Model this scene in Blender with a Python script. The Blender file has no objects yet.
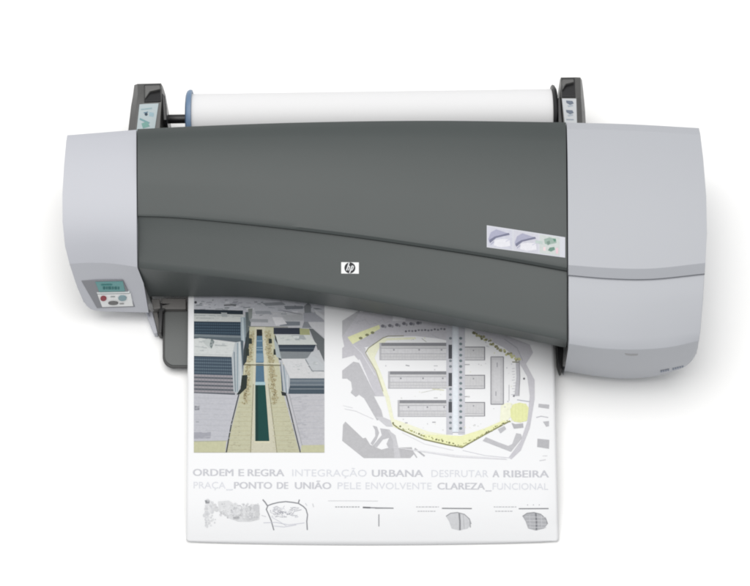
import bpy, bmesh, math, random
from mathutils import Vector
random.seed(7)
SC = bpy.context.scene
COL = SC.collection

# ------------------------------------------------------------------ camera
TILT = math.radians(25.0)
DIST = 3.5
W = 1.2375                                   # metres across the frame at DIST
TARGET = Vector((0, 0, 0.10))
RIGHT = Vector((1, 0, 0))
UP = Vector((0, math.cos(TILT), math.sin(TILT)))
FWD = Vector((0, math.sin(TILT), -math.cos(TILT)))
EYE = TARGET - FWD * DIST
cam_data = bpy.data.cameras.new('camera')
cam_data.sensor_width = 36.0
cam_data.lens = 36.0 * DIST / W
cam_data.clip_start = 0.05
cam_data.clip_end = 200
cam = bpy.data.objects.new('camera', cam_data)
cam.location = EYE
cam.rotation_euler = (TILT, 0, 0)
COL.objects.link(cam)
SC.camera = cam
FPX = 750.0

def P(px, py, z):
    """point at height z that was measured at photo pixel (px, py)"""
    d = RIGHT * ((px - 375) / FPX * W) + UP * ((293 - py) / FPX * W) + FWD * DIST
    return EYE + d * ((z - EYE.z) / d.z)

# ------------------------------------------------------------------ helpers
def srgb(r, g, b, k=0.86):
    def f(c):
        c /= 255.0
        return c / 12.92 if c <= 0.04045 else ((c + 0.055) / 1.055) ** 2.4
    return (f(r) * k, f(g) * k, f(b) * k, 1.0)

def plastic(name, rgb, rough=0.45, grain=0.10, spec=0.5, vary=0.03, scale=900):
    m = bpy.data.materials.new(name)
    m.use_nodes = True
    nt = m.node_tree
    b = nt.nodes['Principled BSDF']
    b.inputs['Roughness'].default_value = rough
    b.inputs['Specular IOR Level'].default_value = spec
    tc = nt.nodes.new('ShaderNodeTexCoord')
    n1 = nt.nodes.new('ShaderNodeTexNoise')
    n1.inputs['Scale'].default_value = 5.0
    n1.inputs['Detail'].default_value = 6.0
    nt.links.new(tc.outputs['Object'], n1.inputs['Vector'])
    mx = nt.nodes.new('ShaderNodeMix')
    mx.data_type = 'RGBA'
    lo = [c * (1 - vary) for c in rgb] + [1]
    hi = [min(1, c * (1 + vary)) for c in rgb] + [1]
    mx.inputs[6].default_value = lo
    mx.inputs[7].default_value = hi
    nt.links.new(n1.outputs['Fac'], mx.inputs['Factor'])
    nt.links.new(mx.outputs[2], b.inputs['Base Color'])
    if grain:
        n2 = nt.nodes.new('ShaderNodeTexNoise')
        n2.inputs['Scale'].default_value = scale
        n2.inputs['Detail'].default_value = 2.0
        nt.links.new(tc.outputs['Object'], n2.inputs['Vector'])
        bp = nt.nodes.new('ShaderNodeBump')
        bp.inputs['Strength'].default_value = grain
        bp.inputs['Distance'].default_value = 0.0006
        nt.links.new(n2.outputs['Fac'], bp.inputs['Height'])
        nt.links.new(bp.outputs['Normal'], b.inputs['Normal'])
        mr = nt.nodes.new('ShaderNodeMapRange')
        mr.inputs['To Min'].default_value = rough - 0.05
        mr.inputs['To Max'].default_value = rough + 0.05
        nt.links.new(n1.outputs['Fac'], mr.inputs['Value'])
        nt.links.new(mr.outputs['Result'], b.inputs['Roughness'])
    return m

M = {
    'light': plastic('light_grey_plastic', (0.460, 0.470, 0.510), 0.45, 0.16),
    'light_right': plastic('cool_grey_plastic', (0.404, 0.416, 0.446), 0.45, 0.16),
    'dark': plastic('charcoal_plastic', (0.055, 0.064, 0.063), 0.44, 0.22, 0.40, 0.06),
    'dark_front': plastic('charcoal_front_plastic', (0.061, 0.070, 0.069), 0.44, 0.22, 0.40, 0.06),
    'chassis': plastic('black_chassis', (0.030, 0.031, 0.031), 0.5, 0.1),
    'bracket': plastic('grey_bracket', (0.13, 0.125, 0.12), 0.5, 0.1),
    'tray': plastic('tray_plastic', (0.10, 0.107, 0.105), 0.5, 0.14),
    'tower': plastic('holder_plastic', (0.085, 0.085, 0.083), 0.38, 0.12),
    'tower_dark': plastic('holder_black_plastic', (0.016, 0.016, 0.017), 0.30, 0.05),
    'black': plastic('black_plastic', (0.014, 0.014, 0.015), 0.38, 0.05),
    'blue': plastic('blue_plastic', (0.13, 0.205, 0.32), 0.4, 0.08),
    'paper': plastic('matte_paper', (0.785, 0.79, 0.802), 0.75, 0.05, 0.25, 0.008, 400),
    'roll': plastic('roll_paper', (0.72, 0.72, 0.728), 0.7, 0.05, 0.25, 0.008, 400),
    'floor': plastic('white_sweep', (0.955, 0.955, 0.95), 0.8, 0.05, 0.2, 0.005, 200),
    'panel': plastic('panel_recess_shade', (0.21, 0.215, 0.235), 0.45, 0.08),  # darker grey paints in the shade of a recess; the plate sits proud
    'keys': plastic('key_field', (0.72, 0.73, 0.73), 0.45, 0.0),
    'line': plastic('panel_line', (0.70, 0.74, 0.74), 0.45, 0.0),
    'red': plastic('red_key', (0.23, 0.025, 0.04), 0.4, 0.0),
    'teal_key': plastic('teal_key', (0.20, 0.30, 0.33), 0.4, 0.0),
    'grey_key': plastic('grey_key', (0.12, 0.12, 0.12), 0.4, 0.0),
    'badge': plastic('badge_white', (0.75, 0.76, 0.76), 0.35, 0.0),
}

def ink_material(name, rough):
    m = bpy.data.materials.new(name)
    m.use_nodes = True
    nt = m.node_tree
    b = nt.nodes['Principled BSDF']
    b.inputs['Roughness'].default_value = rough
    b.inputs['Specular IOR Level'].default_value = 0.25
    a = nt.nodes.new('ShaderNodeVertexColor')
    a.layer_name = 'ink'
    tc = nt.nodes.new('ShaderNodeTexCoord')
    n = nt.nodes.new('ShaderNodeTexNoise')
    n.inputs['Scale'].default_value = 260.0
    n.inputs['Detail'].default_value = 3.0
    nt.links.new(tc.outputs['Object'], n.inputs['Vector'])
    mr = nt.nodes.new('ShaderNodeMapRange')
    mr.inputs['To Min'].default_value = 0.90
    mr.inputs['To Max'].default_value = 1.10
    nt.links.new(n.outputs['Fac'], mr.inputs['Value'])
    mu = nt.nodes.new('ShaderNodeMix')
    mu.data_type = 'RGBA'
    mu.blend_type = 'MULTIPLY'
    mu.inputs['Factor'].default_value = 1.0
    nt.links.new(a.outputs['Color'], mu.inputs[6])
    nt.links.new(mr.outputs['Result'], mu.inputs[7])
    nt.links.new(mu.outputs[2], b.inputs['Base Color'])
    return m
INK = ink_material('printing_ink', 0.7)
GLOSS_INK = ink_material('sticker_ink', 0.4)

def tag(o, label=None, cat=None, kind=None):
    if label: o['label'] = label
    if cat: o['category'] = cat
    if kind: o['kind'] = kind
    return o

def link(name, bm, mat, parent=None, smooth=None, bevel=None, segs=3):
    bmesh.ops.recalc_face_normals(bm, faces=bm.faces)
    me = bpy.data.meshes.new(name)
    bm.to_mesh(me)
    bm.free()
    o = bpy.data.objects.new(name, me)
    for m in (mat if isinstance(mat, (list, tuple)) else [mat]):
        me.materials.append(m)
    COL.objects.link(o)
    if parent:
        o.parent = parent
    if smooth:
        me.polygons.foreach_set('use_smooth', [True] * len(me.polygons))
        if not bevel:
            me.set_sharp_from_angle(angle=math.radians(smooth))
    if bevel:
        b = o.modifiers.new('edges', 'BEVEL')
        b.width = bevel
        b.segments = segs
        b.limit_method = 'ANGLE'
        b.angle_limit = math.radians(smooth or 30)
        w = o.modifiers.new('normals', 'WEIGHTED_NORMAL')
        w.weight = 60
        me.polygons.foreach_set('use_smooth', [True] * len(me.polygons))
    return o

def empty(name, loc=(0, 0, 0)):
    o = bpy.data.objects.new(name, None)
    o.location = loc
    o.empty_display_size = 0.05
    COL.objects.link(o)
    return o

def spline(pts, n):
    """n+1 points, evenly spaced along a Catmull-Rom curve"""
    pts = [Vector(p) for p in pts]
    if len(pts) == 2:
        return [pts[0].lerp(pts[1], i / n) for i in range(n + 1)]
    ext = [pts[0] * 2 - pts[1]] + pts + [pts[-1] * 2 - pts[-2]]
    dense = []
    for i in range(1, len(ext) - 2):
        p0, p1, p2, p3 = ext[i - 1:i + 3]
        k0 = 0
        k1 = k0 + max(1e-6, (p1 - p0).length) ** 0.5
        k2 = k1 + max(1e-6, (p2 - p1).length) ** 0.5
        k3 = k2 + max(1e-6, (p3 - p2).length) ** 0.5
        for s in range(24):
            t = k1 + (k2 - k1) * s / 24
            a1 = p0 * ((k1 - t) / (k1 - k0)) + p1 * ((t - k0) / (k1 - k0))
            a2 = p1 * ((k2 - t) / (k2 - k1)) + p2 * ((t - k1) / (k2 - k1))
            a3 = p2 * ((k3 - t) / (k3 - k2)) + p3 * ((t - k2) / (k3 - k2))
            b1 = a1 * ((k2 - t) / (k2 - k0)) + a2 * ((t - k0) / (k2 - k0))
            b2 = a2 * ((k3 - t) / (k3 - k1)) + a3 * ((t - k1) / (k3 - k1))
            dense.append(b1 * ((k2 - t) / (k2 - k1)) + b2 * ((t - k1) / (k2 - k1)))
    dense.append(pts[-1])
    acc = [0.0]
    for a, b in zip(dense, dense[1:]):
        acc.append(acc[-1] + (b - a).length)
    out, j = [], 0
    for i in range(n + 1):
        t = acc[-1] * i / n
        while j < len(acc) - 2 and acc[j + 1] < t:
            j += 1
        f = (t - acc[j]) / max(1e-9, acc[j + 1] - acc[j])
        out.append(dense[j].lerp(dense[j + 1], min(1, max(0, f))))
    return out

class Shell:
    """a moulded cover: cross rails running left to right, each measured and given its height"""
    def __init__(self, n=24):
        self.n = n
        self.px = []      # sampled (px, py, z)
        self.w = []       # world points
    def rail(self, pts, z=None):
        if isinstance(z, list):               # height changes evenly from the left end to the right end
            x0, x1 = pts[0][0], pts[-1][0]
            pts = [(p[0], p[1], z[0] + (z[1] - z[0]) * (p[0] - x0) / (x1 - x0)) for p in pts]
        s = spline([(p[0], p[1], (z if len(p) < 3 else p[2]) * 1000) for p in pts], self.n)
        self.px.append([(p.x, p.y, p.z / 1000) for p in s])
        self.w.append([P(p.x, p.y, p.z / 1000) for p in s])
    def under(self, off):
        self.w.append([p + Vector(off) for p in self.w[-1]])
    def over(self, off):
        self.w.insert(0, [p + Vector(off) for p in self.w[0]])
    def z(self, px, py):
        ys = []
        for r in self.px:
            for a, b in zip(r, r[1:]):
                if a[0] <= px <= b[0] or a is r[-2]:
                    f = min(1, max(0, (px - a[0]) / max(1e-6, b[0] - a[0])))
                    ys.append((a[1] + f * (b[1] - a[1]), a[2] + f * (b[2] - a[2])))
                    break
        for a, b in zip(ys, ys[1:]):
            if a[0] <= py <= b[0]:
                f = (py - a[0]) / max(1e-6, b[0] - a[0])
                return a[1] + f * (b[1] - a[1])
        return ys[0][1] if py < ys[0][0] else ys[-1][1]
    def build(self, name, mat, parent, left=None, right=None, bevel=0.003, angle=30, segs=3):
        bm = bmesh.new()
        g = [[bm.verts.new(p) for p in r] for r in self.w]
        for a, b in zip(g, g[1:]):
            for i in range(self.n):
                bm.faces.new((a[i], a[i + 1], b[i + 1], b[i]))
        for side, zz in ((0, left), (self.n, right)):
            if zz is None:
                continue
            low = []
            for r in self.w:
                p = r[side]
                q = zz if zz > -1 else p.z + zz + 1
                low.append(bm.verts.new((p.x, p.y, min(p.z - 0.0005, q))))
            for k in range(len(g) - 1):
                bm.faces.new((g[k][side], g[k + 1][side], low[k + 1], low[k]))
        return link(name, bm, mat, parent, smooth=angle, bevel=bevel, segs=segs)

def plate(name, poly, zf, lift, depth, mat, parent, bevel=None):
    """a thin solid lying on a surface, outline measured in the photo"""
    q = [P(x, y, zf(x, y)) for x, y in poly]
    n = Vector((0, 0, 0))
    for a, b in zip(q, q[1:] + q[:1]):
        n += a.cross(b)
    n.normalize()
    if n.z < 0:
        n = -n
    bm = bmesh.new()
    top = [bm.verts.new(p + n * lift) for p in q]
    bot = [bm.verts.new(p - n * depth) for p in q]
    bm.faces.new(top)
    bm.faces.new(bot[::-1])
    k = len(q)
    for i in range(k):
        bm.faces.new((top[i], top[(i + 1) % k], bot[(i + 1) % k], bot[i]))
    return link(name, bm, mat, parent, smooth=35 if bevel else None, bevel=bevel, segs=2)

def ring(cx, cy, rx, ry, n=28, a0=0, a1=360):
    return [(cx + rx * math.cos(math.radians(a0 + (a1 - a0) * i / n)),
             cy + ry * math.sin(math.radians(a0 + (a1 - a0) * i / n))) for i in range(n)]

def box(bm, lo, hi):
    v = [bm.verts.new((x, y, z)) for z in (lo[2], hi[2]) for x, y in
         ((lo[0], lo[1]), (hi[0], lo[1]), (hi[0], hi[1]), (lo[0], hi[1]))]
    for f in ((3, 2, 1, 0), (4, 5, 6, 7), (0, 1, 5, 4), (1, 2, 6, 5), (2, 3, 7, 6), (3, 0, 4, 7)):
        bm.faces.new([v[i] for i in f])

def prism(name, pts, z0, z1, mat, parent, bevel=0.002, taper=None):
    """upright solid: pts are (px,py) read at height z1"""
    top = [P(x, y, z1) for x, y in pts]
    bm = bmesh.new()
    a = [bm.verts.new(p) for p in top]
    b = [bm.verts.new((p.x, p.y, z0)) for p in top]
    bm.faces.new(a)
    bm.faces.new(b[::-1])
    k = len(a)
    for i in range(k):
        bm.faces.new((a[i], a[(i + 1) % k], b[(i + 1) % k], b[i]))
    return link(name, bm, mat, parent, smooth=30, bevel=bevel, segs=3)

def lathe(name, prof, origin, axis, mat, parent, n=64):
    """prof: (distance along axis, radius)"""
    axis = axis.normalized()
    u = axis.orthogonal().normalized()
    v = axis.cross(u)
    bm = bmesh.new()
    rings = []
    for d, r in prof:
        c = origin + axis * d
        if r < 1e-6:
            rings.append([bm.verts.new(c)])
        else:
            rings.append([bm.verts.new(c + (u * math.cos(2 * math.pi * i / n) + v * math.sin(2 * math.pi * i / n)) * r) for i in range(n)])
    for a, b in zip(rings, rings[1:]):
        for i in range(n):
            j = (i + 1) % n
            if len(a) == 1 and len(b) == 1:
                continue
            if len(a) == 1:
                bm.faces.new((a[0], b[i], b[j]))
            elif len(b) == 1:
                bm.faces.new((a[i], a[j], b[0]))
            else:
                bm.faces.new((a[i], a[j], b[j], b[i]))
    return link(name, bm, mat, parent, smooth=35)

def flat(poly, zf, lift=0.0):
    """heights on the plane that just clears a curved cover under an outline"""
    q = [P(x, y, zf(x, y)) for x, y in poly]
    c = sum(q, Vector()) / len(q)
    n = Vector((0, 0, 0))
    for a, b in zip(q, q[1:] + q[:1]):
        n += (a - c).cross(b - c)
    n.normalize()
    if n.z < 0:
        n = -n
    xs, ys = [p[0] for p in poly], [p[1] for p in poly]
    top = 0.0
    for i in range(9):
        for j in range(9):
            u, v = i / 8, j / 8
            a = Vector(poly[0]).lerp(Vector(poly[1]), u)
            b = Vector(poly[3]).lerp(Vector(poly[2]), u)
            m = a.lerp(b, v)
            top = max(top, (P(m.x, m.y, zf(m.x, m.y)) - c).dot(n))
    c = c + n * (top + lift)
    def z(px, py):
        d = P(px, py, 0) - EYE
        return EYE.z + d.z * ((c - EYE).dot(n) / d.dot(n))
    z.n = n
    return z

class Ink:
    """flat printed shapes, drawn in photo pixels and laid on a curved surface"""
    def __init__(self, zf, step=6.0, tr=None):
        self.zf, self.step = zf, step
        self.tr = tr or (lambda x, y: (x, y))
        self.k = 0.86
        self.curled = getattr(zf, "__name__", "") == "zpaper"
        self.items = []
        self.boxes = []
    def poly(self, pts, rgb):
        pts = [self.tr(*p) for p in pts]
        self.items.append((pts, rgb, self.over(pts), None))
    def raw(self, bm2, rgb, lay=1):
        self.items.append((None, rgb, lay, bm2))
    def over(self, pts):
        """ink goes on top of whatever is already printed there"""
        x0, x1 = min(p[0] for p in pts), max(p[0] for p in pts)
        y0, y1 = min(p[1] for p in pts), max(p[1] for p in pts)
        lay = 1 + max([b[4] for b in self.boxes if b[0] < x1 and b[1] > x0 and b[2] < y1 and b[3] > y0] or [0])
        self.boxes.append((x0, x1, y0, y1, lay))
        return lay
    def rect(self, x0, y0, x1, y1, rgb):
        self.poly([(x0, y0), (x1, y0), (x1, y1), (x0, y1)], rgb)
    def line(self, pts, w, rgb):
        pts = [Vector(self.tr(*p)) for p in pts]
        L, R_ = [], []
        for i, p in enumerate(pts):
            a = pts[max(0, i - 1)]
            b = pts[min(len(pts) - 1, i + 1)]
            d = (b - a).normalized()
            n = Vector((-d.y, d.x)) * w / 2
            L.append(p + n)
            R_.append(p - n)
        lay = self.over([tuple(p) for p in L + R_])
        for i in range(len(pts) - 1):
            self.items.append(([tuple(L[i]), tuple(L[i + 1]), tuple(R_[i + 1]), tuple(R_[i])], rgb, lay, None))
    def dot(self, x, y, r, rgb, n=7, ry=None):
        self.poly([(x + r * math.cos(6.283 * i / n + .3), y + (ry or r) * math.sin(6.283 * i / n + .3)) for i in range(n)], rgb)
    def build(self, name, parent, mat=INK, base=0.00025, gap=0.000012, nrm=Vector((0, 0, 1))):
        out = bmesh.new()
        cl = out.loops.layers.float_color.new('ink')
        for pts, rgb, lay, pre in self.items:
            if pre is None:
                b = bmesh.new()
                b.faces.new([b.verts.new((x, y, 0)) for x, y in pts])
            else:
                b = pre
            ys = [v.co.y for v in b.verts]
            y = math.ceil(min(ys) / self.step) * self.step
            while y < max(ys):
                bmesh.ops.bisect_plane(b, geom=b.verts[:] + b.edges[:] + b.faces[:], dist=1e-5,
                                       plane_co=(0, y, 0), plane_no=(0, 1, 0))
                y += self.step
            x = 534.0
            while self.curled and x < max(v.co.x for v in b.verts):
                bmesh.ops.bisect_plane(b, geom=b.verts[:] + b.edges[:] + b.faces[:], dist=1e-5,
                                       plane_co=(x, 0, 0), plane_no=(1, 0, 0))
                x += 3.0
            c = srgb(*rgb, self.k)
            vm = {}
            for v in b.verts:
                q = P(v.co.x, v.co.y, self.zf(v.co.x, v.co.y)) + nrm * (base + gap * lay)
                vm[v] = out.verts.new(q)
            for f in b.faces:
                vs = [vm[v] for v in f.verts]
                if len(vs) >= 3:
                    nf = out.faces.new(vs)
                    for lp in nf.loops:
                        lp[cl] = c
            b.free()
        # face every printed shape upward
        out.normal_update()
        for f in out.faces:
            if f.normal.dot(nrm) < 0:
                f.normal_flip()
        me = bpy.data.meshes.new(name)
        out.to_mesh(me)
        out.free()
        me.materials.append(mat)
        o = bpy.data.objects.new(name, me)
        COL.objects.link(o)
        o.parent = parent
        return o

def text_mesh(s, x0, x1, ytop, ybase_l, ybase_r, bold):
    """one printed word as a flat bmesh in photo pixels"""
    cu = bpy.data.curves.new('word', 'FONT')
    cu.body = s
    cu.offset = 0.0
    cu.resolution_u = 3
    ob = bpy.data.objects.new('word', cu)
    COL.objects.link(ob)
    dg = bpy.context.evaluated_depsgraph_get()
    me = ob.evaluated_get(dg).to_mesh()
    b = bmesh.new()
    b.from_mesh(me)
    ob.evaluated_get(dg).to_mesh_clear()
    bpy.data.objects.remove(ob)
    bpy.data.curves.remove(cu)
    bmesh.ops.triangulate(b, faces=b.faces)
    xs = [v.co.x for v in b.verts]
    cap = 0.729
    for v in b.verts:
        t = (v.co.x - min(xs)) / (max(xs) - min(xs))
        px = x0 + t * (x1 - x0)
        base = ybase_l + (ybase_r - ybase_l) * t
        v.co = (px, base - v.co.y / cap * (ybase_l - ytop), 0)
    return b

# ------------------------------------------------------------------ setting
bm = bmesh.new()
bmesh.ops.create_grid(bm, x_segments=4, y_segments=4, size=9)
floor = link('floor', bm, M['floor'])
tag(floor, 'plain white studio floor under the printer', 'floor', 'structure')

# ------------------------------------------------------------------ printer
printer = empty('wide_format_printer', (0, 0, 0))
tag(printer, 'wide charcoal and light grey poster printer with a sheet coming out of its front', 'printer')

# --- dark hinged window lid
BACK = [(137.3, 129), (200, 126), (300, 122.5), (430, 120.7), (566.0, 122.3)]
SEAM = [(137.4, 216.3), (170, 217.3), (250, 224.7), (350, 236.5), (420, 246.5), (490, 257.3), (567.2, 271)]
CREASE = [(138.2, 268), (190, 273.5), (250, 281), (310, 290.5), (370, 300.5), (460, 318.5), (520, 331), (567.2, 341)]
LOWER = [(150, 296.5, 0.036), (190, 296.6, 0.042), (250, 297.2, 0.046), (300, 302.3, 0.051), (370, 312.6, 0.058),
         (460, 327.3, 0.068), (520, 338.5, 0.076), (566.4, 348.0, 0.084)]
def sh(pts, dy, dx=0):
    return [(p[0] + dx, p[1] + dy) for p in pts]
def mixr(a, b, f, n=8):
    A, B = spline([(p[0], p[1], 0) for p in a], n), spline([(p[0], p[1], 0) for p in b], n)
    return [((p.x * (1 - f) + q.x * f), (p.y * (1 - f) + q.y * f)) for p, q in zip(A, B)]
lid = Shell(40)
lid.rail(BACK, 0.186)
lid.rail(mixr(BACK, SEAM, 0.05), 0.194)
lid.rail(mixr(BACK, SEAM, 0.14), 0.1995)
lid.rail(mixr(BACK, SEAM, 0.30), 0.2025)
lid.rail(mixr(BACK, SEAM, 0.50), 0.2015)
lid.rail(sh(mixr(BACK, SEAM, 0.66), 0), 0.1965)
lid.rail(sh(SEAM, -8.5), 0.1850)
lid.rail(sh(SEAM, -3.0), [0.1832, 0.1812])
lid.rail(SEAM, [0.1806, 0.1760])
lid.under((0, 0.003, -0.004))
lid.over((0, 0.002, -0.12))
lid.build('window_lid', M['dark'], printer, left=-1.025, right=-1.025, bevel=0.002, angle=28)

# --- dark front cover under the lid
front = Shell(40)
front.rail(sh(SEAM, -9), [0.1760, 0.1700])
front.rail(sh(SEAM, 0.4), [0.1775, 0.1722])
front.rail(mixr(SEAM, CREASE, 0.35), 0.1615)
front.rail(mixr(SEAM, CREASE, 0.86), 0.1445)
front.rail(mixr(SEAM, CREASE, 0.965), 0.1392)
front.rail(CREASE, 0.1370)
front.rail(mixr(CREASE, [(p[0], p[1]) for p in LOWER], 0.08), [0.1290, 0.1327])
front.rail(LOWER)
front.under((0, 0.012, -0.004))
front.build('front_cover', M['dark_front'], printer, left=-1.03, right=-1.03, bevel=0.0015, angle=14)

# --- left end cover with control panel
lc = Shell(14)
lc.rail([(67.2, 135.2), (100, 132.6), (136.3, 129.8)], 0.184)
lc.rail([(66.2, 141), (100, 138.6), (136.3, 136)], 0.1925)
lc.rail([(64.0, 165), (100, 163), (136.4, 161)], 0.1975)
lc.rail([(62.4, 195), (100, 194), (136.5, 193)], 0.1955)
lc.rail([(62.6, 222), (100, 221.5), (136.6, 221)], 0.1865)
lc.rail([(65.0, 246), (100, 245), (136.8, 247)], 0.1660)
lc.rail([(69.5, 263.8), (90, 262.8), (110, 263.4), (137.2, 267)], 0.1440)
lc.rail([(76.5, 285.2), (100, 284), (143.6, 283.5)], 0.095)
lc.rail([(83.4, 301, .062), (87.6, 306.6, .048), (93, 310, .038), (102, 311.2, .034), (120, 311.8, .034), (148.6, 312.6, .034)])
lc.under((0, 0.014, -0.020))
lc.over((0, 0.002, -0.16))
left_cover = lc.build('end_cover', M['light'], printer, left=-1.005, right=-1.045, bevel=0.003, angle=24)
tag(left_cover, 'light grey end cover with the control panel')

lz = lc.z
PANEL = [(81.2, 280.6), (122.8, 280.0), (135.2, 306.8), (97.0, 308.0)]
lz = flat(PANEL, lc.z)
panel = plate('control_panel', PANEL, lz, 0.0006, 0.012, M['panel'], left_cover, 0.0004)
disp = plate('display', [(95.4, 281.6), (122.9, 281.0), (125.2, 290.6), (99.4, 291.2)], lz, 0.0016, 0.002, plastic('lcd', (0.10, 0.27, 0.27), 0.25, 0.0, 0.5, 0.10), panel)
plate('divider', [(96.8, 292.0), (129.3, 291.4), (129.6, 292.5), (97.3, 293.1)], lz, 0.0016, 0.002, M['line'], panel)
plate('key_field', [(97.6, 294.0), (130.8, 293.4), (133.4, 305.4), (102.3, 306.4)], lz, 0.0018, 0.002, M['keys'], panel, 0.0003)
plate('button', ring(103.6, 297.3, 3.1, 2.3), lz, 0.0040, 0.002, M['red'], panel, 0.0005)
plate('button', ring(122.6, 297.0, 4.2, 2.6), lz, 0.0040, 0.002, M['teal_key'], panel, 0.0005)
plate('button', ring(113.4, 301.9, 5.0, 1.7), lz, 0.0040, 0.002, M['grey_key'], panel, 0.0005)
# dark readings on the display and small marks by the keys
NRM = lz.n
dk = Ink(lz, 50)
x = 103.0
for wd in (2.2, 1.3, 2.8, 1.6, 2.4, 1.4):
    dk.poly([(x, 286.2), (x + wd, 286.1), (x + wd + .25, 288.3), (x + .25, 288.4)], (52, 112, 112))
    x += wd + 0.9
dk.poly([(101, 283.6), (112, 283.4), (112.2, 284.6), (101.3, 284.8)], (75, 140, 138))
dk.poly([(110.6, 295.3), (115, 295.2), (115.2, 296.2), (110.8, 296.3)], (160, 165, 165))
dk.poly([(119.5, 302.3), (124, 302.2), (124.2, 303.2), (119.7, 303.3)], (150, 150, 150))
dk.build('panel_marks', panel, GLOSS_INK, 0.0024, 0.0001, NRM)

# --- right end cover and its front door
EDGE_R = [(699.0, 127.6), (702.6, 150), (705.8, 190), (707.0, 220), (705.6, 262)]
rc = Shell(20)
rc.rail([(566.6, 122.6), (630, 124.2), (699.0, 128)], 0.186)
rc.rail([(567.0, 129), (630, 130.6), (700.4, 134.5)], 0.1955)
rc.rail([(567.6, 155), (630, 156.5), (703.2, 158)], 0.2015)
rc.rail([(568.0, 195), (630, 196.5), (706.2, 196)], 0.2035)
rc.rail([(568.2, 235), (630, 237.5), (706.9, 233)], 0.1985)
rc.rail([(568.4, 265), (610, 268), (650, 268.6), (705.4, 263)], 0.1904)
rc.rail([(568.6, 275), (610, 278.4), (650, 279), (704.8, 273.6)], 0.1790)
rc.under((0, 0.004, -0.006))
rc.over((0, 0.002, -0.16))
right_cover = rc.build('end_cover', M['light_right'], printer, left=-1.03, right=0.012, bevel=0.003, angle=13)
tag(right_cover, 'wide cool grey end cover without controls')

dr = Shell(28)
dr.rail([(568.6, 268), (610, 271), (650, 272), (704.0, 267)], 0.172)
dr.rail([(568.6, 276.6), (610, 280), (650, 280.8), (704.4, 275.4)], 0.1755)
dr.rail([(568.6, 300), (630, 305), (703.2, 298)], 0.1690)
dr.rail([(569.0, 334), (600, 338), (633, 339), (700.4, 332)], 0.1530)
dr.rail([(569.0, 344), (600, 348.4), (633, 349.8), (668, 347.6), (699.0, 341.0)], 0.1440)
dr.rail([(566.6, 360, .092), (600, 365, .092), (633, 366.6, .092), (668, 364, .095), (688, 356.8, .108), (698.2, 347, .124)])
dr.rail([(564.2, 371.0, .026), (592, 375.6, .026), (626, 378.6, .026), (654, 376.4, .034), (680, 369.2, .055), (691.5, 361.5, .085), (696.8, 352.6, .106)])
dr.under((-0.002, 0.014, -0.012))
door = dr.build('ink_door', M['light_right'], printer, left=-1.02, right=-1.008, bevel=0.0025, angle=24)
dz = dr.z
plate('finger_notch', [(624.6, 353.2), (631, 354.0), (638.2, 353.8), (637.4, 355.4), (631, 355.7), (625.6, 354.9)], dz, 0.0006, 0.002, plastic('notch_grey', (0.30, 0.30, 0.31), 0.5, 0.0), door, 0.0003)
mk = Ink(dz, 90)
rr = random.Random(4)
for x0, n in ((660.5, 4), (672.5, 5)):
    for k in range(n):
        xx = x0 + k * 2.3
        yy = 371.8 - (xx - 660) * 0.20 - max(0, xx - 672) * 0.07
        mk.poly([(xx, yy - 1.3), (xx + 1.6, yy - 1.6), (xx + 1.6, yy + 0.2), (xx, yy + .5)], (112, 122, 142))
mk.build('model_lettering', door, GLOSS_INK, 0.0006, 0.0001, Vector((0, -0.9, 0.3)).normalized())

# --- chassis under the covers
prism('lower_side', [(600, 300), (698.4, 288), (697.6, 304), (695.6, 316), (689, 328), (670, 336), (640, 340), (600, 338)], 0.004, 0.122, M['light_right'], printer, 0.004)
prism('chassis', [(139, 142), (300, 137), (563, 137), (690, 150), (690, 300), (600, 333), (564, 318), (460, 294), (300, 268), (190, 258), (146, 258), (80, 246), (72, 150)],
      0.010, 0.118, M['chassis'], printer, 0.003)
# slot lip above the outgoing paper at its left end, bracket and foot
prism('lower_chassis', [(150, 270), (560, 270), (560, 330), (500, 318), (420, 303), (300, 289), (210, 289), (190, 289), (152, 289)], 0.008, 0.028, M['chassis'], printer, 0.003)
prism('slot_rail', [(161.5, 298.2), (186, 298.2), (186, 309.0), (161.5, 309.0)], 0.012, 0.030, M['bracket'], printer, 0.0015)
prism('slot_hinge', [(151.3, 299.0), (159.5, 298.6), (160.6, 308.0), (153.2, 309.0)], 0.012, 0.034, M['bracket'], printer, 0.0015)
prism('hinge_block', [(158.6, 303.0), (172.0, 303.0), (169.0, 305.8), (163.0, 311), (161.6, 333), (158.6, 333.0)], 0.006, 0.030, M['black'], printer, 0.0012)
foot = prism('foot', [(145.5, 311.0), (152.0, 311.0), (154.6, 320), (157.8, 333.0), (154.0, 333.4), (150.5, 325)], 0.0, 0.016, M['light'], printer, 0.0015)
prism('foot_pad', [(152.6, 311.0), (157.6, 312.0), (160.8, 331.0), (158.4, 333.4), (155.0, 321)], 0.0, 0.019, M['bracket'], printer, 0.001)
prism('slot_end', [(556.8, 338), (563.5, 339), (563.3, 352), (562.6, 368), (560.6, 369.5), (557.6, 360)], 0.006, 0.036, M['black'], printer, 0.0015)

# --- output tray flap with rounded corner
def rounded(x0, y0, x1, y1, r):
    pts = [(x0, y0), (x1, y0)]
    pts += [(x1 - r + r * math.cos(math.radians(a)), y1 - r + r * math.sin(math.radians(a))) for a in range(0, 91, 9)]
    pts += [(x0 + r - r * math.sin(math.radians(a)), y1 - r + r * math.cos(math.radians(a))) for a in range(0, 91, 9)]
    return pts
tray = prism('output_tray', rounded(162.6, 309.8, 420, 367.8, 11), 0.014, 0.0180, M['chassis'], printer, 0.001)
prism('tray_plate', rounded(164.8, 310.2, 417, 365.2, 9.5), 0.0170, 0.0192, M['tray'], tray, 0.0006)

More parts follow.
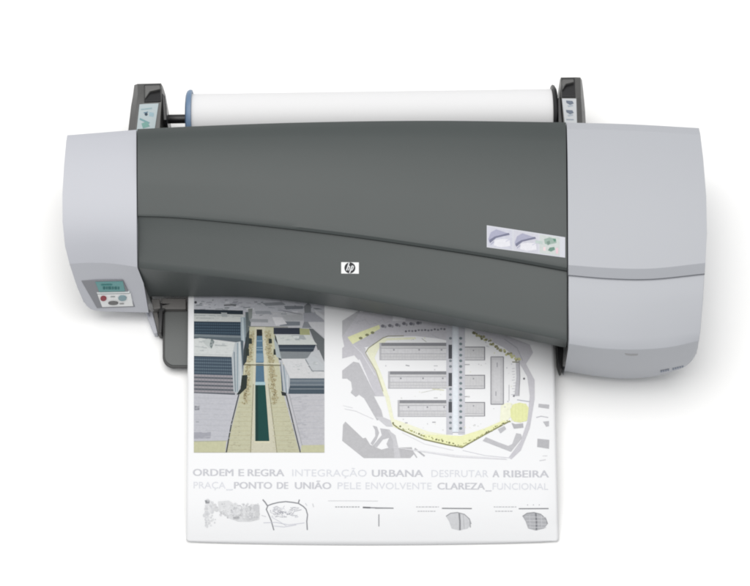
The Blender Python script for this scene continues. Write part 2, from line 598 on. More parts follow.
# --- instruction sticker on the lid
lz2 = lid.z
st = [(486.8, 225.3), (565.2, 237.3), (565.2, 257.7), (486.8, 247.3)]
lz2 = flat(st, lid.z)
sticker = plate('instruction_sticker', st, lz2, 0.0002, 0.003, plastic('sticker_white', (0.52, 0.53, 0.58), 0.4, 0.0), printer)
def onst(u, v):
    a = Vector(st[0]).lerp(Vector(st[1]), u)
    b = Vector(st[3]).lerp(Vector(st[2]), u)
    return tuple(a.lerp(b, v))
sk = Ink(lambda x, y: lz2(x, y), 300, onst)
sk.rect(0.015, 0.05, 0.325, 0.95, (200, 201, 213))
sk.rect(0.345, 0.05, 0.655, 0.95, (202, 202, 212))
sk.rect(0.675, 0.05, 0.93, 0.95, (200, 206, 204))
for o_, sx in ((0.0, 1.0), (0.335, 1.0)):
    sk.poly([(o_ + .02, .62), (o_ + .05, .30), (o_ + .12, .12), (o_ + .27, .22), (o_ + .29, .30), (o_ + .10, .52), (o_ + .03, .75)], (165, 166, 188))
    sk.poly([(o_ + .03, .66), (o_ + .10, .46), (o_ + .28, .20), (o_ + .295, .27), (o_ + .12, .52), (o_ + .04, .80)], (112, 114, 138))
    sk.poly([(o_ + .10, .62), (o_ + .20, .52), (o_ + .29, .50), (o_ + .30, .80), (o_ + .18, .92), (o_ + .09, .88)], (224, 224, 230))
    sk.line([(o_ + .05, .86), (o_ + .09, .70)], 0.7, (150, 150, 180))
    sk.line([(o_ + .24, .62), (o_ + .29, .50)], 0.6, (190, 190, 210))
sk.poly([(.73, .25), (.80, .12), (.88, .16), (.89, .34), (.83, .42), (.78, .50), (.74, .46)], (150, 172, 162))
sk.poly([(.76, .36), (.80, .28), (.81, .40), (.78, .52)], (118, 142, 132))
sk.poly([(.80, .62), (.86, .55), (.87, .68), (.82, .80), (.78, .76)], (104, 140, 126))
sk.poly([(.84, .16), (.88, .14), (.885, .26), (.86, .30)], (92, 138, 118))
sk.rect(.88, .58, .91, .86, (228, 196, 206))
sk.rect(.72, .62, .75, .80, (232, 210, 214))
sk.rect(.62, .36, .71, .50, (186, 200, 196))
sk.build('sticker_print', sticker, GLOSS_INK, 0.0003, 0.00002, lz2.n)

# --- maker badge
fz = flat([(341.2, 262.2), (358.9, 262.4), (358.9, 273.8), (341.2, 273.6)], front.z)
badge = plate('badge', [(341.2, 262.2), (358.9, 262.4), (358.9, 273.8), (341.2, 273.6)], fz, 0.0005, 0.003, M['badge'], printer, 0.0003)
bk = Ink(fz, 300, lambda x, y: (349.9 + x * 5.5, 267.95 - y * 5.5))
bk.poly([(math.cos(a * math.pi / 18), math.sin(a * math.pi / 18)) for a in range(36)], (38, 40, 44))
wht = (232, 234, 236)
bk.line([(-0.12, 0.97), (-0.60, -0.46)], 1.05, wht)
bk.line([(-0.42, 0.18), (-0.22, 0.33), (-0.06, 0.30), (-0.04, 0.16), (-0.24, -0.46)], 0.9, wht)
bk.line([(0.40, 0.40), (-0.06, -0.97)], 1.05, wht)
bk.line([(0.34, 0.33), (0.56, 0.36), (0.66, 0.24), (0.58, -0.05), (0.48, -0.30), (0.34, -0.40), (0.14, -0.38)], 0.85, wht)
bk.build('emblem', badge, GLOSS_INK, 0.0006, 0.00004, fz.n)

# --- spindle holders at the back
def holder(xs_top, rows, label_px, wedge_px, text):
    s = Shell(len(rows[0][1]) - 1)
    for z, cols in rows:
        s.px.append([(c[0], c[1], c[2]) for c in cols])
        s.w.append([P(c[0], c[1], c[2]) for c in cols])
    s.over((0, 0.001, -0.09))
    o = s.build('spindle_holder', M['tower'], printer, left=0.01, right=0.01, bevel=0.002, angle=24)
    wz = flat(wedge_px, s.z)
    plate('holder_cap', wedge_px, wz, 0.0008, 0.006, M['tower_dark'], o, 0.0006)
    s.z = flat(label_px, s.z)
    q = plate('loading_label', label_px, s.z, 0.0006, 0.005, plastic('label_paper', text, 0.45, 0.0), o)
    return s, o, q
rowsL = [
    (0, [(134.2, 85.0, .128), (137.4, 83.8, .138), (143.5, 83.6, .140), (161.0, 83.2, .140), (163.2, 87.0, .128)]),
    (0, [(132.9, 95.0, .131), (137.8, 94.0, .144), (143.5, 94.0, .147), (162.2, 93.0, .147), (165.6, 95.0, .130)]),
    (0, [(131.0, 106.0, .131), (136.6, 103.5, .146), (143.0, 103.2, .149), (161.6, 102.4, .149), (166.4, 106.0, .128)]),
    (0, [(129.6, 118.0, .126), (135.4, 116.0, .139), (140.0, 116.0, .141), (160.6, 115.0, .141), (166.6, 118.0, .122)]),
    (0, [(128.0, 132.0, .120), (134.0, 132.0, .130), (139.0, 132.0, .131), (159.6, 131.0, .131), (166.0, 132.0, .114)]),
]
sL, hL, qL = holder(None, rowsL, [(139.6, 104.4), (158.6, 103.4), (154.6, 130.4), (136.6, 131.0)],
                    [(144.2, 84.8), (160.4, 84.4), (160.8, 101.2), (144.2, 102.0)], (0.40, 0.47, 0.49))
prism('lever', [(161.8, 92.5), (164.8, 96.0), (166.6, 108), (166.8, 120), (163.6, 120), (162.6, 106)], 0.06, 0.150, M['tower_dark'], hL, 0.0015)
prism('cap_step', [(144.6, 85.2), (160.0, 84.8), (160.2, 89.0), (150.0, 91.5), (147.0, 96.0), (144.6, 99.0)], 0.140, 0.1525, M['tower'], hL, 0.0016)
lk = Ink(sL.z, 300)
lk.dot(146.2, 114.3, 1.7, (48, 66, 84)); lk.poly([(141, 109), (152, 107.6), (152, 109), (141, 110.2)], (150, 176, 182))
lk.poly([(140, 118), (150, 122.5), (149, 124), (139.6, 119.8)], (120, 160, 165)); lk.poly([(149.5, 112), (154, 113), (153.6, 117), (149, 116)], (158, 186, 196))
lk.poly([(141.5, 123.5), (147, 121.5), (150, 126.5), (143, 128.5)], (122, 168, 160)); lk.poly([(143.5, 112.5), (148, 111.5), (148.3, 112.5), (144, 113.5)], (100, 130, 150))
lk.build('label_print', qL, GLOSS_INK, 0.0008, 0.00003, sL.z.n)
rowsR = [
    (0, [(559.8, 80.0, .120), (560.8, 77.4, .138), (575.4, 77.2, .140), (580.4, 77.4, .138), (582.0, 80.0, .124)]),
    (0, [(559.6, 90.0, .124), (561.0, 88.0, .144), (575.2, 88.0, .147), (580.8, 88.0, .144), (583.2, 90.0, .128)]),
    (0, [(559.8, 100.0, .124), (561.4, 98.0, .146), (576.6, 98.0, .149), (581.0, 98.0, .145), (584.2, 100.0, .126)]),
    (0, [(560.4, 112.0, .118), (562.4, 110.0, .139), (577.2, 110.0, .141), (581.8, 110.0, .137), (585.2, 112.0, .120)]),
    (0, [(561.4, 128.0, .110), (563.8, 128.0, .131), (577.6, 128.0, .131), (582.6, 128.0, .128), (586.0, 128.0, .114)]),
]
sR, hR, qR = holder(None, rowsR, [(562.0, 98.6), (576.2, 98.8), (577.0, 126), (565.0, 126.0)],
                    [(561.6, 78.4), (574.6, 78.2), (575.6, 97.0), (562.0, 97.0)], (0.48, 0.50, 0.52))
prism('lever', [(557.6, 98), (561.0, 97), (561.6, 110), (562.6, 124), (558.4, 124)], 0.06, 0.140, M['tower_dark'], hR, 0.0015)
prism('cap_step', [(562.2, 79.0), (573.8, 78.8), (574.0, 82.0), (566.0, 84.0), (562.4, 90.0)], 0.140, 0.1515, M['tower'], hR, 0.0016)
lk = Ink(sR.z, 300)
for (yy) in (100.6, 110.0):
    lk.poly([(566, yy), (572.4, yy + .4), (573.8, yy + 3), (570, yy + 4.4), (566.4, yy + 2.4)], (108, 118, 134))
    lk.poly([(567.4, yy + 5), (572.8, yy + 4.2), (573.2, yy + 5.6), (568.2, yy + 6.6)], (168, 178, 188))
lk.poly([(566, 119), (573.6, 119.2), (573.8, 120.4), (566.4, 120.2)], (150, 160, 170))
lk.build('label_print', qR, GLOSS_INK, 0.0008, 0.00003, sR.z.n)

# ------------------------------------------------------------------ roll of paper on its spindle
ZR, RR = 0.100, 0.0425
A = P(191.5, 118.8, ZR)
B = P(552.0, 113.8, ZR)
AX = (B - A).normalized()
LEN = (B - A).length
roll = empty('paper_roll', A.lerp(B, 0.5))
tag(roll, 'fat roll of blank white paper on a black spindle behind the printer lid', 'paper roll')
def rl(name, prof, mat, parent=roll, n=72):
    o = lathe(name, prof, A, AX, mat, parent, n)
    o.matrix_parent_inverse.identity()
    for v in o.data.vertices:
        v.co -= Vector(roll.location)
    return o
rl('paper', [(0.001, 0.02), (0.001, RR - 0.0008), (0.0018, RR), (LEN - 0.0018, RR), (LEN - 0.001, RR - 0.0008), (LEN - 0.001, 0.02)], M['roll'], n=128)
sp = rl('spindle', [(-0.062, 0), (-0.062, 0.0070), (-0.060, 0.0078), (-0.010, 0.0078), (LEN + 0.012, 0.0078), (LEN + 0.020, 0.0078), (LEN + 0.021, 0.0070), (LEN + 0.021, 0)], M['black'])
rl('end_stop', [(-0.0085, 0.0), (-0.0085, 0.013), (-0.0082, 0.038), (-0.0078, RR + 0.0005), (-0.0055, RR + 0.0055), (-0.0015, RR + 0.0075), (0.0022, RR + 0.0070), (0.0030, RR + 0.0040),
                (0.0005, RR + 0.0010), (0.0003, 0.02), (0.0003, 0)], M['blue'])['label'] = 'blue end stop of the roll'
rl('end_stop', [(LEN - 0.0003, 0), (LEN - 0.0003, RR + 0.001), (LEN - 0.0012, RR + 0.0055), (LEN + 0.0006, RR + 0.0075), (LEN + 0.0036, RR + 0.0065), (LEN + 0.0068, RR + 0.001),
                (LEN + 0.0085, 0.025), (LEN + 0.0085, 0.016), (LEN + 0.0125, 0.014), (LEN + 0.0125, 0)], M['black'])['label'] = 'black end stop of the roll'

# ------------------------------------------------------------------ printed sheet
ZP = [(270, .0360), (300, .0345), (380, .0330), (440, .0322), (480, .0303), (500, .0270), (515, .0216), (530, .0130), (540, .0058), (545, .0020), (552, .0010)]
def zpaper(px, py):
    i = 0
    while i < len(ZP) - 2 and ZP[i + 1][0] < py:
        i += 1
    x0, y0 = ZP[i]; x1, y1 = ZP[i + 1]
    def sl(k):
        if k <= 0: return (ZP[1][1] - ZP[0][1]) / (ZP[1][0] - ZP[0][0])
        if k >= len(ZP) - 1: return 0
        return (ZP[k + 1][1] - ZP[k - 1][1]) / (ZP[k + 1][0] - ZP[k - 1][0])
    h = x1 - x0
    t = min(1, max(0, (py - x0) / h))
    m0, m1 = sl(i) * h, sl(i + 1) * h
    z = (2*t**3 - 3*t*t + 1) * y0 + (t**3 - 2*t*t + t) * m0 + (-2*t**3 + 3*t*t) * y1 + (t**3 - t*t) * m1
    # the side edges dip a little, as paper off a roll does
    e = max(0.0, (px - 540) / 18.0)
    z -= min(0.006, 0.0035 * e * e) * (1 if py < 525 else max(0, (545 - py) / 20))
    return max(z, 0.0008)
sheet = empty('printed_poster', P(373, 420, 0.0))
tag(sheet, 'white printed poster with an aerial view and a site plan coming out of the printer', 'poster')
def rel(o):
    for v in o.data.vertices:
        v.co -= Vector(sheet.location)
    return o
bm = bmesh.new()
NX = 120
YS = [276 + 6 * i for i in range(37)] + [495 + 2.5 * i for i in range(1, 17)]
YS = [y for y in YS if y < 536] + [536, 538, 540]
rows = []
def edge_l(y): return 188.2 - max(0, y - 300) / 240 * 2.0
def edge_r(y): return 553.6 + max(0, y - 340) / 200 * 5.2
for k, y in enumerate(YS + ['end']):
    r = []
    for i in range(NX + 1):
        t = i / NX
        if y == 'end':
            px = edge_l(541) + 1.2 + t * (edge_r(541) - edge_l(541) - 3.4)
            py = 541.2 + 3.8 * math.sin(math.pi * min(1, t * 1.02)) ** 0.7 if 0 < t < 1 else 541.0
        else:
            px = edge_l(y) + t * (edge_r(y) - edge_l(y))
            py = y
        r.append(bm.verts.new(P(px, py, zpaper(px, py))))
    rows.append(r)
for a, b in zip(rows, rows[1:]):
    for i in range(NX):
        bm.faces.new((a[i], a[i + 1], b[i + 1], b[i]))
paper = rel(link('paper', bm, M['paper'], sheet, smooth=60))
so = paper.modifiers.new('thickness', 'SOLIDIFY')
so.thickness = 0.0003
so.offset = -1 if paper.data.polygons[0].normal.z > 0 else 1

# --- the aerial picture
ip = Ink(zpaper, 6)
ip.k = 0.76
def q(*v): return list(v)
C_ground = (206, 207, 214)
ip.rect(193.9, 296, 324.4, 452.6, (196, 197, 202))
ip.rect(193.9, 284, 324.4, 312, (200, 202, 209))
rg = random.Random(11)
# hazy far town
for i in range(150):
    x = rg.uniform(195, 320); y = rg.uniform(299, 318)
    w_ = rg.uniform(2, 9) * (y - 285) / 26; h_ = rg.uniform(.4, 1.5)
    if x + w_ > 324: continue
    c = rg.choice([(188, 190, 198), (172, 174, 182), (222, 223, 228), (158, 160, 168), (200, 203, 208), (140, 146, 150)])
    s_ = rg.uniform(-1.2, 1.2)
    ip.poly([(x, y), (x + w_, y + s_ * .5), (x + w_ + s_, y + h_ + s_ * .5), (x + s_, y + h_)], c)
ip.line([(224, 305.4), (232, 305), (236, 305.8)], 1.6, (120, 122, 126))
ip.dot(195.6, 302.4, 1.4, (70, 72, 78))
# left rear building
ip.poly([(193.9, 309.4), (243, 310.6), (243, 314.6), (193.9, 313.6)], (40, 52, 62))
ip.poly([(193.9, 313.6), (243, 314.6), (245, 317.5), (240.5, 322), (193.9, 321.4)], (206, 210, 208))
ip.line([(194, 315.2), (242, 316.2)], .8, (168, 174, 176))
ip.poly([(221, 312.6), (227, 312.8), (227.4, 317), (222, 317)], (170, 176, 178))
ip.line([(196, 318.2), (214, 318.3)], 1.0, (176, 181, 181))
ip.poly([(193.9, 321.4), (240.6, 322), (240.8, 336), (193.9, 334.6)], (46, 64, 80))
for k in range(4):
    ip.line([(194, 323.8 + 2.9 * k), (240.6, 324.4 + 2.9 * k)], .6, (84, 108, 124))
for k in range(22):
    ip.line([(195.5 + 2.1 * k, 322), (195.6 + 2.1 * k, 334)], .35, (38, 52, 66))
ip.poly([(193.9, 334.2), (241, 335.8), (241, 340.5), (193.9, 338.4)], (126, 136, 142))
ip.poly([(240.6, 317.6), (246, 316.6), (247.5, 342), (241, 342)], (164, 178, 186))
ip.line([(242.4, 318), (243.4, 342)], .8, (204, 214, 216))
ip.line([(244.6, 318), (245.6, 342)], .7, (96, 110, 118))
ip.poly([(245.4, 312.4), (249.4, 312.0), (251, 322), (248.6, 345), (246.4, 345)], (96, 106, 108))
ip.poly([(248, 309), (252.6, 308.6), (252, 318), (249, 321)], (142, 148, 146))
# promenade
ip.poly([(249.6, 327), (273.8, 327), (283.4, 394), (299.6, 452.6), (225.4, 452.6), (240.2, 394)], (201, 200, 172))
ip.line([(248, 326.4), (288, 327.2)], .8, (132, 134, 128))
ip.poly([(255.2, 327), (265.2, 327), (268.0, 384), (277, 452.6), (250.4, 452.6), (252.6, 384)], (212, 209, 188))
ip.line([(253.4, 384), (250.6, 452.6)], .8, (150, 146, 122))
ip.line([(268.4, 384), (277, 452.6)], .8, (150, 146, 122))
for k in range(12):
    y = 398 + k * 4.7
    ip.line([(240 - k * 1.2, y), (253, y)], .3, (188, 182, 148))
    ip.line([(269 + k * .55, y), (284 + k * 1.3, y)], .3, (188, 182, 148))
# canal
ip.poly([(256.6, 329.5), (262.2, 329.5), (262.4, 336), (256.5, 336)], (28, 34, 36))
ip.poly([(256.5, 336), (262.4, 336), (264.6, 384), (255.4, 384)], (84, 118, 142))
for y in (341, 347.5, 350, 356, 360.5):
    ip.line([(256.0, y), (263.4, y)], .9, (138, 164, 182))
ip.poly([(256.2, 353.5), (263.4, 353.5), (264, 362), (255.8, 362)], (120, 150, 172))
ip.poly([(255.4, 382.0), (265.2, 382.0), (265.3, 385.2), (255.3, 385.2)], (170, 200, 208))
ip.poly([(255.3, 385.2), (265.3, 385.2), (269.4, 441.2), (255.3, 441.2)], (10, 70, 66))
ip.poly([(255.3, 385.2), (258, 385.2), (258.3, 441.2), (255.3, 441.2)], (6, 54, 52))
ip.poly([(254.4, 441.2), (270, 441.2), (270.4, 443), (254.2, 443)], (222, 218, 192))
ip.line([(255.0, 386), (254.8, 441)], .7, (196, 206, 190))
# promenade trees and bridge
for i in range(900):
    s_ = rg.random()
    y = 331 + s_ * 73
    sd = rg.choice([-1, 1])
    x = 260 + sd * (7.6 + s_ * 7.6 + rg.gauss(0, 1.5))
    if i < 260:
        c, r_ = rg.choice([(182, 174, 142), (172, 164, 130), (190, 184, 152)]), rg.uniform(.8, 1.5)
    else:
        c, r_ = rg.choice([(156, 144, 108), (142, 130, 98), (170, 160, 124), (126, 116, 88), (190, 182, 150)]), rg.uniform(.3, .62) * (.7 + .5 * s_)
    ip.dot(x, y, r_, c, 6)
ip.line([(240, 364.8), (284, 365.6)], 1.0, (120, 116, 92))
ip.line([(240, 363.2), (284, 363.8)], .8, (224, 222, 200))
for sd, pts in ((0, [(246.6, 334), (249.4, 330), (249.0, 346), (246.4, 362), (243.0, 366), (243.6, 350)]),
                (1, [(274.6, 334), (276.6, 338), (279.4, 352), (281.6, 360), (279.0, 360), (276.0, 350)])):
    ip.poly(pts, (52, 62, 66))
ip.poly([(240.4, 340), (243.4, 341), (243.2, 374), (241.2, 380)], (88, 102, 112))
ip.poly([(280.4, 362), (283.6, 368), (284.6, 392), (281.8, 391)], (92, 104, 114))
for x, y, h_ in ((247.6, 352, 8), (275.2, 352, 6), (250.4, 341, 6), (270.4, 341, 5)):
    ip.poly([(x - 1.5, y - h_ * .5), (x + 1.4, y - h_ * .4), (x + 1.7, y + h_ * .5), (x - 1.8, y + h_ * .5)], (44, 52, 46))
# left middle building
ip.poly([(193.9, 339), (200, 338.2), (235, 342.6), (231.6, 357.8), (193.9, 356.8)], (214, 218, 217))
ip.poly([(201.8, 340.5), (211.6, 337.6), (214.2, 341.6), (210.2, 349), (205, 344.4)], (196, 202, 201))
ip.poly([(211.4, 337.8), (214.6, 341.8), (211.4, 349), (209.6, 345.5)], (124, 136, 136))
ip.line([(214.8, 345.4), (226, 345.8)], 1.2, (178, 184, 184))
ip.line([(195, 346.4), (207, 348)], .8, (184, 190, 190))
ip.line([(194, 354.2), (231, 355.4)], .6, (190, 195, 196))
ip.poly([(193.9, 356.8), (231.6, 357.8), (232.4, 376), (193.9, 374.6)], (68, 84, 99))
for k in range(5):
    ip.line([(194, 359.4 + 3.2 * k), (231.9, 360.4 + 3.2 * k)], .7, (112, 130, 142))
for k in range(5):
    y = 374.4 + 3.9 * k
    ip.poly([(193.9, y), (232.4 + k * .5, y + 1.2), (233 + k * .5, y + 3.4), (193.9, y + 2.2)], (158, 155, 161))
    ip.poly([(193.9, y + 2.2), (233 + k * .5, y + 3.4), (233 + k * .5, y + 5.0), (193.9, y + 3.9)], (90, 96, 104))
ip.poly([(235, 342.6), (240.6, 341.6), (243, 376), (238, 394), (233.6, 392), (231.8, 358)], (188, 196, 200))
ip.line([(237.6, 343), (237.4, 392)], 1.0, (140, 158, 168))
ip.line([(239.6, 342), (240.6, 386)], .7, (220, 226, 226))
ip.line([(234.2, 352), (235.4, 392)], .9, (112, 126, 136))
ip.poly([(242, 375.4), (247.4, 375.0), (246.6, 388), (240, 394.4), (236.6, 394.6), (240.4, 389)], (38, 48, 44))
for k in range(18):
    ip.line([(195 + 2.1 * k, 357.4), (195 + 2.1 * k, 374.6)], .3, (52, 66, 80))
for k in range(12):
    ip.line([(195 + 3.2 * k, 375), (195 + 3.25 * k, 393)], .3, (128, 128, 136))
ip.poly([(193.9, 336.6), (241, 338.0), (241, 341.4), (236, 342.2), (200, 337.8), (193.9, 338.8)], (92, 104, 112))
ip.line([(194, 356.4), (231.4, 357.4)], .9, (60, 72, 84))
# left near roof
ip.poly([(193.9, 393.2), (238.6, 395.2), (230.6, 425), (225.4, 452.6), (193.9, 444)], (198, 199, 206))
for k in range(9):
    y = 398 + 5.4 * k
    ip.line([(194, y), (236.6 - k * 1.3, y + .9)], .35, (182, 184, 192))
ip.poly([(194.6, 406), (199.6, 405.6), (199.4, 410.2), (194.6, 410.4)], (140, 142, 150))
ip.line([(196, 422), (199, 422)], 1.4, (172, 174, 180))
ip.poly([(193.9, 432.4), (211, 432.2), (210.6, 438.6), (193.9, 439)], (170, 171, 180))
ip.line([(238.8, 394.6), (231.4, 424), (226.4, 452.6)], 1.1, (60, 66, 66))
ip.poly([(193.9, 441.5), (226.4, 440.6), (225.2, 452.6), (193.9, 452.6)], (204, 204, 170))
ip.line([(194, 441.6), (227.6, 441.0)], .8, (178, 180, 160))
# right side of the picture
for pts, c in (([(262, 303), (282, 302), (286, 305), (266, 306)], (150, 154, 160)), ([(284, 306), (303, 306), (303, 309), (286, 309.6)], (134, 139, 146)),
               ([(255, 311), (270, 311), (272, 314), (256, 314.4)], (164, 168, 174)), ([(276, 321.4), (300, 321.6), (300, 325.6), (280, 326)], (126, 132, 140)),
               ([(304, 322), (311, 322), (312, 328), (302, 328)], (140, 144, 150)), ([(250, 319), (268, 319.4), (268, 322.6), (250, 322)], (160, 164, 168))):
    ip.poly(pts, c)
ip.poly([(303.5, 313), (316, 312.4), (324.4, 321), (324.4, 330), (311, 322), (303.8, 322)], (168, 170, 178))
ip.poly([(304, 306), (308, 303), (311, 305), (311, 313), (304.5, 313)], (136, 140, 144))
ip.poly([(314, 309), (324.4, 316), (324.4, 320), (316, 314)], (214, 216, 220))
ip.line([(283, 311), (302, 314.5)], 1.0, (150, 152, 158))
ip.poly([(281, 315.4), (303, 314.4), (303, 320.6), (287, 321)], (182, 184, 188))
ip.poly([(272, 317), (282, 317.6), (287, 324), (276, 325.6)], (222, 222, 226))
ip.poly([(273.6, 327.8), (300, 328.0), (300.4, 334.4), (273.6, 334.2)], (48, 54, 68))
ip.poly([(299.6, 328.4), (309.4, 329), (310, 335.6), (300, 335.0)], (170, 173, 130))
ip.poly([(308, 322), (324.4, 322), (324.4, 337.4), (311, 327)], (206, 207, 211))
ip.poly([(309, 328.6), (313, 329), (324.4, 339), (324.4, 366), (319.6, 356), (316.4, 346)], (104, 109, 112))
ip.poly([(275.6, 335), (309.6, 335), (317, 344.8), (278.2, 344.8)], (210, 214, 211))
ip.poly([(291, 335.4), (303.4, 335.2), (306.4, 339.6), (296, 340.6)], (172, 178, 180))
ip.poly([(292.2, 336.2), (299.4, 336), (298.6, 338.6), (294.4, 338.8)], (222, 225, 225))
ip.poly([(278.2, 344.8), (316, 344.8), (313, 352), (279.6, 351.6)], (54, 64, 76))
ip.line([(279, 348.4), (314.4, 348.4)], .7, (96, 108, 118))
ip.poly([(279.6, 351.6), (313, 352), (311.6, 358.8), (281, 358.8)], (132, 138, 142))
ip.poly([(273.4, 337), (278.2, 345), (281.4, 359), (276.4, 357)], (176, 186, 188))
ip.poly([(311.6, 352), (319, 350), (324.4, 362), (324.4, 379), (307, 359)], (196, 199, 203))
ip.poly([(281.4, 358.9), (307.2, 358.8), (324.4, 372), (324.4, 378.4), (290, 378.4)], (216, 217, 219))
ip.poly([(305, 359), (313.4, 355.4), (324.4, 366), (324.4, 371.4), (311.4, 371.6)], (198, 202, 206))
ip.line([(305.4, 359.4), (312, 371), (324, 371.2)], 1.0, (140, 146, 152))
ip.line([(308.4, 366), (313.4, 372)], .8, (150, 154, 158))
ip.poly([(290, 378.4), (324.4, 378.4), (324.4, 386), (289.8, 386)], (104, 116, 127))
ip.poly([(289.8, 386), (324.4, 386), (324.4, 394), (288, 394)], (72, 86, 98))
for k in range(3):
    ip.line([(290, 381 + 4 * k), (324.3, 381 + 4 * k)], .6, (152, 160, 166))
ip.poly([(280.6, 360), (290, 378.4), (288.4, 394), (283.6, 393.6)], (188, 194, 200))
ip.line([(283.6, 366), (286.4, 393)], .9, (134, 150, 162))
ip.line([(287.4, 375), (287.6, 393)], .6, (216, 222, 226))
ip.poly([(281, 391.4), (286.4, 393), (286.2, 396), (282, 395.6)], (40, 46, 48))
ip.poly([(286.4, 394), (324.4, 394), (324.4, 452.6), (300.4, 452.6)], (200, 200, 205))
for k in range(8):
    y = 400 + 5.6 * k
    ip.line([(290 + k * 1.6, y), (324.2, y)], .35, (184, 185, 193))
ip.line([(286.2, 395), (300.4, 452.6)], 1.1, (72, 76, 78))
ip.line([(289.4, 395), (304, 452.6)], .5, (158, 160, 164))
ip.poly([(301.6, 445.4), (324.4, 445), (324.4, 452.6), (300.6, 452.6)], (204, 204, 170))
# joints, stains and people on the paving, clutter on the roofs
for i in range(900):
    x, y = rg.uniform(194.6, 322), 395 + 56 * rg.random()
    if 252 < x < 272 or (y > 439 and (x < 230 or x > 298)): continue
    if abs(x - 238.6 + (y - 394.6) * .21) < 2.4 or abs(x - 286.4 - (y - 395) * .25) < 2.4: continue
    prom = 240 - max(0, y - 394) * .25 < x < 283 + max(0, y - 394) * .29
    g = rg.uniform(-1, 1)
    if prom:
        c = (198 + 9 * g, 194 + 9 * g, 166 + 8 * g); w_, h_ = rg.uniform(.6, 2.6), rg.uniform(.3, .7)
    else:
        c = (197 + 8 * g, 198 + 8 * g, 204 + 8 * g); w_, h_ = rg.uniform(1, 5), rg.uniform(.25, .6)
    if x + w_ < 324:
        ip.poly([(x, y), (x + w_, y), (x + w_, y + h_), (x, y + h_)], tuple(c))
for (x0, x1, y0, y1, n) in ((195, 228, 340, 354, 26), (195, 238, 315, 320.5, 16), (290, 320, 362, 376, 22), (280, 306, 337, 344, 14)):
    for i in range(n):
        x, y, g = rg.uniform(x0, x1), rg.uniform(y0, y1), rg.uniform(-1, 1)
        c = (196 + 22 * g, 201 + 20 * g, 202 + 20 * g)
        ip.poly([(x, y), (x + rg.uniform(1, 4), y + .2), (x + rg.uniform(1, 4), y + rg.uniform(.5, 1.1)), (x - .4, y + .6)], c)
rel(ip.build('aerial_picture', sheet))

# --- the site plan
pl = Ink(zpaper, 6)
G1, G2, Y1, Y2 = (204, 203, 209), (194, 194, 198), (239, 241, 192), (241, 242, 216)
t6 = lambda x, y: (335 + x / 6.233, 300 + y / 6.233)
t3 = lambda x, y: (325 + x / 3.125, 300 + y / 3.125)
t8 = lambda x, y: (335 + x / 6.25, 380 + y / 6.25)
t7 = lambda x, y: (445 + x / 6.25, 390 + y / 6.25)
t9 = lambda x, y: (445 + x / 6.513, 320 + y / 6.513)
pl.tr = t6
pl.poly([(45, 130), (155, 62), (155, 225), (45, 232)], G2)
pl.poly([(45, 230), (155, 75), (355, 60), (740, 130), (740, 262), (640, 240), (500, 225), (310, 228), (215, 290), (150, 300), (60, 300)], G1)
pl.poly([(360, 100), (440, 100), (440, 130), (360, 132)], (232, 232, 236))
pl.poly([(45, 300), (95, 262), (190, 300), (190, 332), (275, 470), (318, 600), (240, 600), (150, 380), (120, 345), (45, 365)], G1)
pl.line([(118, 285), (165, 330), (250, 470)], .8, (222, 222, 228))
pl.line([(150, 372), (248, 600)], 1.4, (240, 240, 244))
pl.poly([(78, 232), (180, 190), (275, 155), (282, 178), (185, 235), (110, 275), (92, 252)], Y1)
pl.poly([(196, 312), (300, 238), (500, 232), (505, 245), (325, 252), (278, 292), (246, 360), (292, 470), (335, 600), (306, 600), (255, 440), (208, 345)], Y2)
pl.line([(190, 330), (208, 300), (300, 236), (330, 226), (430, 224)], 0.9, (150, 150, 132))
pl.line([(190, 330), (255, 440), (300, 570)], 0.8, (180, 180, 150))
for (x, y) in ((160, 238), (200, 218), (234, 204)):
    pl.dot(x, y, 13, (138, 140, 108), 6, 9)
rp = random.Random(5)
for i in range(6):
    pl.dot(298 + i * 44, 162 - i * 4 + rp.uniform(-3, 3), 13, (128, 128, 136), 6, 11)
    pl.dot(314 + i * 44, 166 - i * 4 + rp.uniform(-3, 3), 8, (158, 158, 164), 6, 10)
for i in range(13):
    pl.dot(442 + i * 20, 196 - i * 1.2 + rp.uniform(-3, 3), 8, (138, 138, 146) if i % 3 else (120, 120, 128), 6, 7)
pl.line([(600, 215), (650, 240)], .6, (190, 190, 196)); pl.line([(540, 240), (570, 262)], .6, (190, 190, 180))
# grey blocks outside the site
pl.poly([(45, 440), (115, 385), (150, 392), (255, 600), (112, 586), (100, 510), (75, 490), (45, 490)], G2)
pl.tr = t8
pl.poly([(105, 0), (190, 0), (290, 190), (302, 240), (262, 252), (182, 115), (150, 92), (130, 106), (98, 80), (112, 50)], G2)
pl.poly([(65, 260), (175, 365), (192, 360), (220, 405), (290, 435), (330, 425), (480, 420), (492, 465), (470, 488), (180, 488), (45, 380), (50, 280)], (190, 190, 193))
pl.poly([(235, 285), (262, 292), (276, 330), (262, 368), (236, 410), (222, 396), (252, 350), (250, 312)], G2)
pl.poly([(282, 302), (340, 310), (372, 360), (384, 425), (338, 432), (322, 400), (338, 362), (300, 372), (262, 420), (236, 412), (292, 345)], (194, 194, 198))
pl.poly([(330, 310), (378, 345), (412, 488), (372, 488), (362, 380)], (204, 204, 208))
pl.line([(498, 428), (560, 476)], 1.6, (186, 186, 190)); pl.line([(485, 445), (512, 486)], 1.2, (190, 190, 194))
pl.line([(60, 180), (130, 195), (240, 245)], .5, (220, 220, 224)); pl.line([(50, 160), (110, 175)], .5, (224, 224, 228))
pl.line([(420, 330), (560, 400), (740, 440)], .5, (220, 220, 224))
pl.poly([(252, 230), (300, 232), (370, 262), (360, 292), (320, 290)], (208, 208, 212))
pl.tr = t3
